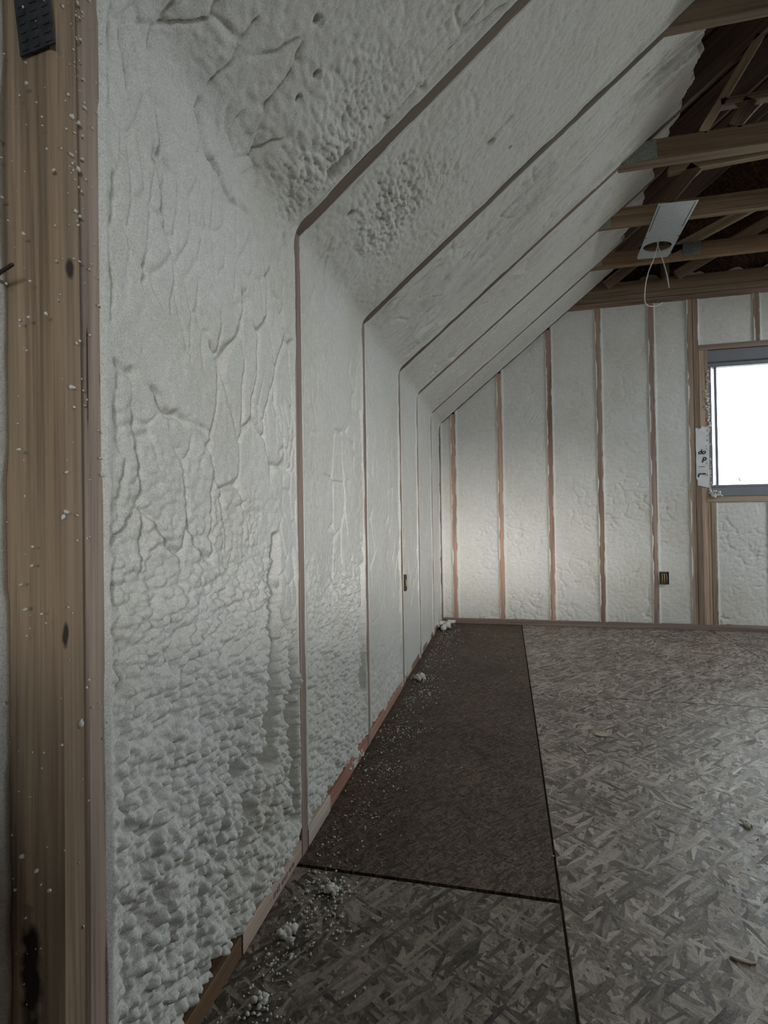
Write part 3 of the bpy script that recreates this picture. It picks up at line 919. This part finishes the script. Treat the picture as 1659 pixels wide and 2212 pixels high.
def scrap(x, y, r, label, seed, name='foam_scrap'):
    rg = random.Random(seed)
    it = [((rg.gauss(0, r * .5), rg.gauss(0, r * .5), r * .28 + abs(rg.gauss(0, r * .18))), r * rg.uniform(.22, .5)) for _ in range(22)]
    o = blob_set(name, [((x + a, y + b, c_), q) for (a, b, c_), q in it], FOAM, None, seed)
    return setp(o, label=label, cat='foam scrap', group='foam scraps on the floor')
scrap(0.060, 0.935, 0.017, 'crumpled white foam scrap on the floor beside the pale plate end, nearest the post', 31)
scrap(0.100, 1.060, 0.015, 'small white foam scrap on the floor just this side of the wide panel gap', 32)
scrap(0.058, 2.530, 0.030, 'white foam clump on the dark floor panel at the foot of the third stud', 33)
scrap(0.045, 3.720, 0.060, 'large pale foam clump in the far corner where left and gable walls meet', 34)
scrap(0.075, 0.800, 0.011, 'tiny foam scrap on the near floor panel below the brown plate', 35)

scrap(1.043, 1.496, 0.010, 'small white foam scrap alone on the open floor to the right', 36)

def chip(x, y, L, w, rot, label, seed, pts=9):
    """a torn flake of wood lying on the floor"""
    rg = random.Random(seed)
    top = []
    for k in range(pts):
        a = 2 * math.pi * k / pts
        q = rg.uniform(0.75, 1.1)
        px, py = L / 2 * math.cos(a) * q, w / 2 * math.sin(a) * q
        top.append((x + px * math.cos(rot) - py * math.sin(rot), y + px * math.sin(rot) + py * math.cos(rot), 0.0030 + rg.uniform(0, 0.0018)))
    vs_ = top + [(a_, b_, 0.0004) for (a_, b_, _) in top]
    f = [tuple(range(pts)), tuple(range(2 * pts - 1, pts - 1, -1))] + [(k, k + pts, (k + 1) % pts + pts, (k + 1) % pts) for k in range(pts)]
    return setp(wlink('wood_chip', mesh('wood_chip', vs_, f), WOOD, None, None, (0.55, 0.48, 0.40)), label=label, cat='wood chip', group='wood chips on the floor')
chip(0.791, 2.006, 0.050, 0.036, 0.3, 'broad pale wood flake lying flat on the floor beyond the middle', 51)
chip(0.845, 1.502, 0.045, 0.008, 1.1, 'thin pale wood splinter on the floor nearer than the broad flake', 52)
chip(0.862, 1.043, 0.040, 0.007, -0.25, 'pale splinter at the lower right edge of the floor', 53)

# ------------------------------------------------------------------ gable wall
wall_back = empty('wall_back', (0, D, 0), kind='structure')
GX = [0.1035, 0.4400, 0.7860, 1.1180, 1.4570]
GCOL = [(0.46, 0.31, 0.25), (0.54, 0.37, 0.29), (0.42, 0.28, 0.23), (0.37, 0.26, 0.21), (0.35, 0.26, 0.22)]
def slope_z(x):
    return H + PIT * x
for x, c in zip(GX, GCOL):
    top = min(2.215, slope_z(x) - 0.01)
    beam('stud', (x, D + 0.043, 0.0), (x, D + 0.043, top), 0.038, 0.089, wall_back, up=(0, 1, 0), color=c)
def gbox(name, x0, x1, z0, z1, col, y0=-0.0015, y1=0.088, mat=None):
    return slab(name, (x0, D + y0, z0), (x1, D + y1, z1), wall_back, mat=mat, color=col)
gbox('bottom_plate', -0.0, XW, 0.0, 0.037, (0.27, 0.21, 0.18), -0.004)
gbox('top_plate', 0.90, XW - 0.9, 2.215, 2.252, (0.27, 0.19, 0.15), -0.001)
gbox('top_plate', 0.93, XW - 0.93, 2.254, 2.292, (0.26, 0.20, 0.14), -0.003)
gbox('stud', 1.678, 1.712, 0.037, 2.215, (0.34, 0.26, 0.20))
gbox('stud', 1.713, 1.746, 0.037, 2.215, (0.28, 0.21, 0.16), -0.003)
gbox('trimmer_stud', 1.747, 1.782, 0.037, 1.865, (0.42, 0.31, 0.24), 0.000)
gbox('trimmer_stud', 1.783, 1.800, 0.037, 1.865, (0.38, 0.27, 0.20), 0.001)
gbox('trimmer_stud', 1.801, 1.834, 0.037, 0.848, (0.36, 0.27, 0.20), -0.001)
gbox('sill_plate', 1.775, 3.02, 0.849, 0.886, (0.36, 0.28, 0.22), -0.002)
gbox('header_plate', 1.747, 3.02, 1.866, 1.902, (0.30, 0.23, 0.19), -0.002)
gbox('cripple_stud', 2.075, 2.112, 1.903, 2.214, (0.27, 0.20, 0.16))
gbox('cripple_stud', 2.46, 2.498, 1.903, 2.214, (0.27, 0.20, 0.16))
gbox('cripple_stud', 2.135, 2.172, 0.037, 0.848, (0.40, 0.28, 0.22))
gbox('cripple_stud', 2.50, 2.538, 0.037, 0.848, (0.40, 0.28, 0.22))
for x in (3.022, 3.062, 3.40, 3.75, 4.10):
    gbox('stud', x, x + 0.038, 0.037, min(2.21, slope_z(XW - x) - 0.05), (0.4, 0.28, 0.22))
# gable truss above the wall
a, b = sl(-0.012, 0.07), sl(XR, 0.07)
beam('rafter', (a[0], D - 0.0165, a[1]), (b[0], D - 0.0165, b[1]), 0.036, 0.14, wall_back, color=(0.24, 0.18, 0.15))
beam('stud', (-0.0435, D - 0.0165, 0.0), (-0.0435, D - 0.0165, H + 0.02), 0.036, 0.089, wall_back, up=(1, 0, 0), color=(0.25, 0.19, 0.16))
beam('gable_tie', (0.98, D + 0.02, 2.338), (XW - 0.98, D + 0.02, 2.338), 0.036, 0.089, wall_back, color=(0.24, 0.17, 0.12))
beam('web', (1.17, D - 0.005, 2.36), (1.55, D - 0.005, 2.64), 0.036, 0.064, wall_back, color=(0.30, 0.22, 0.16))
beam('web', (1.62, D - 0.005, 2.385), (2.30, D - 0.005, 2.74), 0.036, 0.064, wall_back, color=(0.36, 0.28, 0.21))
beam('web', (1.55, D - 0.005, 2.36), (1.55, D - 0.005, 2.70), 0.036, 0.064, wall_back, up=(0, 1, 0), color=(0.22, 0.16, 0.12))

def gable_foam(x0, x1, z0, z1, seed, sloped=False, depth=0.088, base=-0.0055, res=0.0065, amp=1.0, crease=0.0040):
    x0 -= 0.009; x1 += 0.009
    zt = (lambda x: np.minimum(z1, slope_z(x) + 0.0)) if sloped else (lambda x: z1 + 0 * x)
    xs = edge_dense(x0, x1, res, 11)
    nv = max(6, int((zt(xs).max() - z0) / res))
    X, T = np.meshgrid(xs, np.linspace(0, 1, nv))
    Z = z0 + T * (zt(X) - z0)
    h = amp * 0.009 * fbm(X * 5, Z * 4, seed, 3) + 0.0020 * fbm(X * 55, Z * 55, seed + 3, 3)
    wx, wy = 0.085 * fbm(X * 13, Z * 13, seed + 11, 3), 0.085 * fbm(X * 13 + 5, Z * 13, seed + 12, 3)
    low = 0.35 + 0.65 * sstep(1.15, 0.85, Z)
    h -= crease * 1.8 * low * cracks((X + wx) / 0.085, (Z + wy) / 0.07, seed + 20, 0.08) * sstep(0.0, 0.14, fbm(X * 6, Z * 5, seed + 21, 3))
    h -= crease * 0.6 * low * cracks((X + wx * .6) / 0.035, (Z + wy * .6) / 0.035, seed + 25, 0.1)
    d = np.minimum(X - x0, x1 - X)
    lap = fbm(Z * 10, (X > (x0 + x1) / 2) * 7.0, seed + 30, 4)
    o = np.clip(0.0065 - 0.034 * lap, 0.0006, 0.0105)
    m = 1 - sstep(0.007, 0.018 + 0.010 * (lap + 0.3), d)
    h = (h + base) * (1 - m) + m * (0.0015 + np.clip(0.45 * (d - o), -0.005, 0.0022))
    P = np.stack([X, D - h, Z], -1)
    N = np.stack([0 * X, 0 * X - 1, 0 * X], -1)
    back = -N * (depth + h)[..., None]
    me = grid_mesh('foam_panel', P, N, back)
    return wlink('foam_panel', me, FOAM, wall_back)
xs = [0.0] + GX + [1.678 + 0.019]
for i in range(6):
    a = xs[i] + (0.019 if i else 0.012)
    b = xs[i + 1] - 0.019
    gable_foam(a, b, 0.035, 2.217, 101 + 7 * i, True, crease=0.005 if i in (2, 4) else 0.0035)
gable_foam(1.746, 2.076, 1.902, 2.216, 151)
gable_foam(2.112, 2.46, 1.902, 2.216, 152)
gable_foam(1.834, 2.136, 0.036, 0.850, 153)
gable_foam(2.172, 2.50, 0.036, 0.850, 154)
gable_foam(2.538, 3.022, 0.036, 0.850, 155)
gable_foam(2.498, 3.022, 1.902, 2.216, 156)
for i, x in enumerate((3.10, 3.438, 3.788, 4.138)):
    xe = (3.40, 3.75, 4.10, XW)[i]
    gable_foam(x, xe, 0.036, min(2.21, slope_z(XW - xe)), 160 + i, res=0.015)
# foam sprayed behind the gable truss, up to the ridge
def gable_top():
    n, mrow = 120, 50
    X, T = np.meshgrid(np.linspace(0.93, XW - 0.93, n), np.linspace(0, 1, mrow))
    zt = 2.40 + 0.10 * fbm(X * 9, X * 0, 178, 3)
    Z = 2.29 + T * (zt - 2.29)
    h = -0.045 + 0.06 * fbm(X * 7, Z * 7, 177, 3) + 0.006 * billow(X / 0.03, Z / 0.03, 5)
    P = np.stack([X, D - h, Z], -1)
    back = np.stack([0 * X, (0.1 + h), 0 * X], -1)
    wlink('foam_panel', grid_mesh('foam_panel', P, None, back), FOAM, wall_back)
gable_top()
slab('sheathing', (-0.16, D + 0.0905, -0.02), (WIN[0] - 0.004, D + 0.115, 3.5), wall_back, DECK)
slab('sheathing', (WIN[1] + 0.004, D + 0.0905, -0.02), (XW + 0.16, D + 0.115, 3.5), wall_back, DECK)
slab('sheathing', (WIN[0] - 0.003, D + 0.0905, -0.02), (WIN[1] + 0.003, D + 0.115, 0.849), wall_back, SHELL)
slab('sheathing', (WIN[0] - 0.003, D + 0.0905, 1.902), (WIN[1] + 0.003, D + 0.115, 3.5), wall_back, DECK)
# house wrap lapped over the jamb, with the ends of printed words
def text_mesh(txt, size, shear=0.25):
    cu = bpy.data.curves.new('text', 'FONT')
    cu.body = txt
    cu.size = size
    cu.shear = shear
    cu.offset = size * 0.03
    cu.extrude = 0.0003
    o = bpy.data.objects.new('text', cu)
    COL.objects.link(o)
    me = bpy.data.meshes.new_from_object(o.evaluated_get(bpy.context.evaluated_depsgraph_get()))
    bpy.data.objects.remove(o)
    bpy.data.curves.remove(cu)
    return me
vs, fs = [], []
nz_, nx_ = 30, 4
rr = random.Random(2)
for i in range(nz_ + 1):
    z = 0.985 + (1.36 - 0.985) * i / nz_
    xa = 1.7165 + rr.uniform(-.001, .001) + (0.006 if i < 2 else 0)
    xb = 1.795
    zz = z - 0.02 * (1 if i == 0 else 0)
    for j in range(nx_ + 1):
        t = j / nx_
        vs.append((xa + (xb - xa) * t, D - 0.0052 - 0.0012 * math.sin(i * .9 + j), zz + (0.02 * t * (-1) if i == 0 else 0) + (0.05 * (1 - t) * (0.5 + 0.5 * math.sin(t * 9)) * -1 if i == nz_ else 0)))
nfr = len(vs)
vs += [(x, y + 0.0015, z) for (x, y, z) in vs]
for i in range(nz_):
    for j in range(nx_):
        a = i * (nx_ + 1) + j
        b = a + nx_ + 1
        fs.append((a, a + 1, b + 1, b))
        fs.append((nfr + a, nfr + b, nfr + b + 1, nfr + a + 1))
wrap = wlink('house_wrap', mesh('house_wrap', vs, fs, True), WRAP, wall_back)
for txt, x, z, s_, rot in (('do', 1.727, 1.172, 0.044, 0.0), ('p', 1.752, 1.128, 0.050, 0.0)):
    m = Matrix.Translation((x, D - 0.0072, z)) @ Matrix.Rotation(math.pi / 2, 4, 'X') @ Matrix.Rotation(rot, 4, 'Y')
    wlink('lettering', text_mesh(txt, s_), INK, wrap, m)
slab('lettering', (1.729, D - 0.0076, 1.0865), (1.767, D - 0.0068, 1.0895), wrap, INK)
m = Matrix.Translation((1.722, D - 0.0072, 1.020)) @ Matrix.Rotation(math.pi / 2, 4, 'X')
wlink('lettering', text_mesh('r', 0.052), INK, wrap, m)
slab('lettering', (1.750, D - 0.0076, 1.036), (1.772, D - 0.0068, 1.045), wrap, INK)

# foam bead squeezed out along the window jamb
rr = random.Random(21)
bd = []
for k in range(150):
    z = 0.90 + 0.86 * rr.random()
    wv = 0.012 + 0.016 * max(0, math.sin((z - 0.93) * 7.0)) + (0.012 if 1.45 < z < 1.62 else 0)
    bd.append(((1.803 - wv * rr.random(), D - 0.004 + 0.01 * rr.random(), z), rr.uniform(0.004, 0.0095)))
blob_set('foam_bead', bd, FOAM, wall_back, 41, 'stuff')
bd = [((1.832 + 0.018 * rr.gauss(0, 1), D - 0.010 - 0.004 * rr.random(), 0.905 + 0.010 * rr.gauss(0, 1)), rr.uniform(0.006, 0.013)) for _ in range(22)]
blob_set('foam_drip', bd, FOAM, wall_back, 43)

# ------------------------------------------------------------------ window in the gable
win = empty('window_1', (WIN[0], D, WIN[2]), kind='structure')
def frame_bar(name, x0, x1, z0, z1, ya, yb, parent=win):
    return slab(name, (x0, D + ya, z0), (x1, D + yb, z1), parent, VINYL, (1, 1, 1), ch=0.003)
wx0, wx1, wz0, wz1 = WIN[0] + 0.002, WIN[1] - 0.004, WIN[2] + 0.003, WIN[3] - 0.003
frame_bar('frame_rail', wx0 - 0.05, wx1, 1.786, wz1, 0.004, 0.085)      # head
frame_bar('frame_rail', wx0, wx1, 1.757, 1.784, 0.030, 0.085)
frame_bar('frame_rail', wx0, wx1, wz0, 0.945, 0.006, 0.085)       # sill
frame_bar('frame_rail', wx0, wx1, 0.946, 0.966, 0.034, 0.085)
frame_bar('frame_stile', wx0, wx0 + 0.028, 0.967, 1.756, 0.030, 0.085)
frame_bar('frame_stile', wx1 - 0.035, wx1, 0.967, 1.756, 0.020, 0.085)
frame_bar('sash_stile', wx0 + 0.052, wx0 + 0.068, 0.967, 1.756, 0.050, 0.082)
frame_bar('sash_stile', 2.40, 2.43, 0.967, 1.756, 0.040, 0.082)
slab('pane', (wx0 + 0.069, D + 0.064, 0.968), (2.399, D + 0.069, 1.755), win, GLASS, ch=0.0005)
slab('pane', (2.431, D + 0.064, 0.968), (wx1 - 0.037, D + 0.069, 1.755), win, GLASS, ch=0.0005)
slab('pane', (wx0 + 0.029, D + 0.072, 0.968), (wx0 + 0.051, D + 0.076, 1.755), win, GLASS, ch=0.0005)

# ------------------------------------------------------------------ rest of the shell
def shell_box(name, boxes, mat=None):
    root = empty(name, (0, 0, 0), kind='structure')
    for lo, hi in boxes:
        slab('sheathed_panel', lo, hi, root, mat or DECK)
    return root
shell_box('wall_front', [((-0.16, YR - 0.12, -0.02), (RWIN[0], YR, 3.5)), ((RWIN[1], YR - 0.12, -0.02), (XW + 0.16, YR, 3.5)),
                         ((RWIN[0] + .001, YR - 0.12, -0.02), (RWIN[1] - .001, YR, RWIN[2])), ((RWIN[0] + .001, YR - 0.12, RWIN[3]), (RWIN[1] - .001, YR, 3.5))])
wr = shell_box('wall_right', [((XW, -0.3, -0.02), (XW + 0.12, 4.03, H + 0.12))], FOAM)
slab('sheathed_panel', (XW, YR - 0.1, -0.02), (XW + 0.12, -0.301, H + 0.12), wr, DECK)
# unseen low wall added behind the camera to shade the post and left wall
shell_box('wall_blocker', [((0.0, -0.76, 0.0), (3.3, -0.65, 0.78))])

# ------------------------------------------------------------------ things
# galvanised mounting pan bridging the fourth and fifth collar ties
def pan():
    L, Wd = 0.68, 0.176
    root = empty('mounting_plate', (1.31, 3.05, 2.275), label='grey galvanised steel mounting plate with round hole hung under two collar ties', cat='metal plate')
    A = Vector((1.198, 2.700, 2.2340)); B = Vector((1.371, 2.713, 2.2340)); Cc = Vector((1.424, 3.388, 2.284)); Dd = Vector((1.251, 3.370, 2.284))
    x = (B - A).normalized()
    y = ((Dd + Cc) / 2 - (A + B) / 2)
    L = y.length
    y = (y - x * y.dot(x)).normalized()
    z = x.cross(y)
    o0 = (A + B) / 2
    def P(u, v, w):                 # u across, v along, w down-to-up
        k = v / L
        sk = ((Dd + Cc) / 2 - o0)
        return o0 + x * u + sk * k + z * w
    hv, hr = 0.515, 0.074
    vs, fs = [], []
    n = 40
    # ring around the hole to the border rectangle part, then the solid part
    v0 = 0.38
    border = []
    for i in range(n):
        a = 2 * math.pi * i / n
        dx, dy = math.cos(a), math.sin(a)
        tx = (Wd / 2) / abs(dx) if abs(dx) > 1e-6 else 9
        ty = ((L - hv) if dy > 0 else (hv - v0)) / abs(dy) if abs(dy) > 1e-6 else 9
        t = min(tx, ty)
        border.append((dx * t, hv + dy * t))
    for w in (0.0, 0.0016):
        for i in range(n):
            a = 2 * math.pi * i / n
            vs.append(P(hr * math.cos(a), hv + hr * math.sin(a), w))
        for (bu, bv) in border:
            vs.append(P(bu, bv, w))
    for i in range(n):
        j = (i + 1) % n
        fs.append((i, n + i, n + j, j)[::-1])
        fs.append((2 * n + i, 3 * n + i, 3 * n + j, 2 * n + j))
        fs.append((i, j, 2 * n + j, 2 * n + i))
    def bx(u0, u1, v0_, v1_, w0, w1):
        i = len(vs)
        for w in (w0, w1):
            vs.extend([P(u0, v0_, w), P(u1, v0_, w), P(u1, v1_, w), P(u0, v1_, w)])
        fs.extend([(i + 3, i + 2, i + 1, i), (i + 4, i + 5, i + 6, i + 7), (i, i + 1, i + 5, i + 4), (i + 1, i + 2, i + 6, i + 5), (i + 2, i + 3, i + 7, i + 6), (i + 3, i, i + 4, i + 7)])
    # corners of the ring square that the fan leaves out
    for su in (-1, 1):
        for (vv, sg) in ((v0, -1), (L, 1)):
            pass
    bx(-Wd / 2, Wd / 2, 0.0, v0, 0.0, 0.0016)
    wlink('pan', mesh('pan', vs, fs), STEEL, root)
    vs, fs = [], []
    bx(-Wd / 2 + 0.008, -Wd / 2 + 0.011, 0.02, 0.30, -0.0012, -0.0002)
    bx(Wd / 2 - 0.014, Wd / 2 - 0.011, 0.01, 0.27, -0.0012, -0.0002)
    wlink('slot', mesh('slot', vs, fs), BOXPL, root)['label'] = 'dark punched slot lines'
    vs, fs = [], []
    for i in range(n):
        a = 2 * math.pi * i / n
        for (rad, w) in ((hr, 0.0), (hr + 0.0015, 0.0), (hr + 0.0015, 0.006), (hr, 0.006)):
            vs.append(P(rad * math.cos(a), hv + rad * math.sin(a), w))
    for i in range(n):
        j = (i + 1) % n
        for k in range(4):
            l = (k + 1) % 4
            fs.append((i * 4 + k, j * 4 + k, j * 4 + l, i * 4 + l))
    wlink('collar', mesh('collar', vs, fs), STEEL, root)
pan()

def cable(name, pts, r, label, cat='cable', group='cables in the roof space', mat=None):
    o = wlink(name, tube_mesh(name, spline(pts, 8), r, 8), mat or CABLE)
    return setp(o, label=label, cat=cat, group=group)
cable('cable', [(1.40, 3.37, 2.60), (1.345, 3.25, 2.36), (1.328, 3.22, 2.285), (1.30, 3.20, 2.20), (1.262, 3.17, 2.11), (1.245, 3.17, 2.02), (1.25, 3.18, 1.945), (1.30, 3.20, 1.935), (1.345, 3.21, 1.955)], 0.0028,
      'white cable looping down to the left from the hole of the mounting plate')
cable('cable', [(1.335, 3.38, 2.62), (1.325, 3.25, 2.38), (1.33, 3.228, 2.285), (1.345, 3.20, 2.19), (1.362, 3.19, 2.10), (1.375, 3.20, 2.03)], 0.0028,
      'shorter white cable hanging straight from the hole of the mounting plate')
cable('cable', [(1.335, 2.95, 2.407), (1.45, 2.95, 2.50), (1.60, 2.95, 2.655), (1.766, 2.95, 2.822), (1.95, 2.95, 2.95)], 0.0060,
      'thin taut cable slanting up to the right behind the doubled collar tie')

def outlet_box(x, y, z, nrm, label, w=0.052, h=0.085):
    """open back of a small device box: rim, dark inside, wire ends"""
    root = empty('outlet_box', (x, y, z), label=label, cat='electrical box', group='electrical boxes in the foam')
    n = Vector(nrm)
    s = Vector((0, 0, 1)).cross(n)
    def bx(name, a0, a1, z0, z1, d0, d1, mat):
        c = [Vector((x, y, z)) + s * a + n * d + Vector((0, 0, zz)) for a in (a0, a1) for d in (d0, d1) for zz in (z0, z1)]
        lo = Vector((min(v.x for v in c), min(v.y for v in c), min(v.z for v in c)))
        hi = Vector((max(v.x for v in c), max(v.y for v in c), max(v.z for v in c)))
        return slab(name, lo, hi, root, mat, ch=0.0008)
    t = 0.004
    bx('box_back', -w / 2, w / 2, -h / 2, h / 2, 0.000, 0.003, BOXPL)
    bx('box_side', -w / 2, -w / 2 + t, -h / 2, h / 2, 0.003, 0.016, BOXPL)
    bx('box_side', w / 2 - t, w / 2, -h / 2, h / 2, 0.003, 0.016, BOXPL)
    bx('box_side', -w / 2 + t, w / 2 - t, h / 2 - t, h / 2, 0.003, 0.016, BOXPL)
    bx('box_side', -w / 2 + t, w / 2 - t, -h / 2, -h / 2 + t, 0.003, 0.016, BOXPL)
    for k, a in enumerate((-0.30 * w, -0.02 * w, 0.26 * w)):
        p = Vector((x, y, z)) + s * a
        pts = [p + n * 0.004 + Vector((0, 0, 0.03)), p + n * 0.012 + Vector((0, 0, 0.012)), p + n * 0.014 + Vector((0, 0, -0.01)), p + n * 0.007 + Vector((0, 0, -0.03))]
        wlink('wire', tube_mesh('wire', spline(pts, 5), 0.0022, 6), COPPER, root)
outlet_box(1.506, D - 0.004, 0.345, (0, -1, 0), 'small dark electrical box with wires beside the fifth gable stud')
outlet_box(-0.004, 2.448, 0.475, (1, 0, 0), 'small dark electrical box buried beside the third stud of the left wall', 0.030, 0.075)

# bare sapling outside, its tip just above the sill
sap = empty('sapling', (3.98, 8.9, -3.0), label='thin bare sapling tip poking up outside the window', cat='sapling')
wlink('trunk', tube_mesh('trunk', [(3.98, 8.9, -3.0), (3.96, 8.9, -1.0), (3.99, 8.9, 0.6), (3.955, 8.9, 1.10), (3.90, 8.9, 1.24)], [0.03, 0.022, 0.012, 0.006, 0.003]), BARK, sap)
wlink('bud', tube_mesh('bud', [(3.90, 8.9, 1.235), (3.885, 8.9, 1.255), (3.875, 8.9, 1.29), (3.87, 8.9, 1.305)], [0.003, 0.014, 0.012, 0.002]), BARK, sap)

# ground outside, seen only by the light
g = mesh('ground', [(-60, -60, -3.0), (60, -60, -3.0), (60, 60, -3.0), (-60, 60, -3.0), (-60, -60, -3.2), (60, -60, -3.2), (60, 60, -3.2), (-60, 60, -3.2)],
         [(0, 1, 2, 3), (7, 6, 5, 4), (0, 4, 5, 1), (1, 5, 6, 2), (2, 6, 7, 3), (3, 7, 4, 0)])
setp(wlink('ground', g, GROUND), kind='structure')
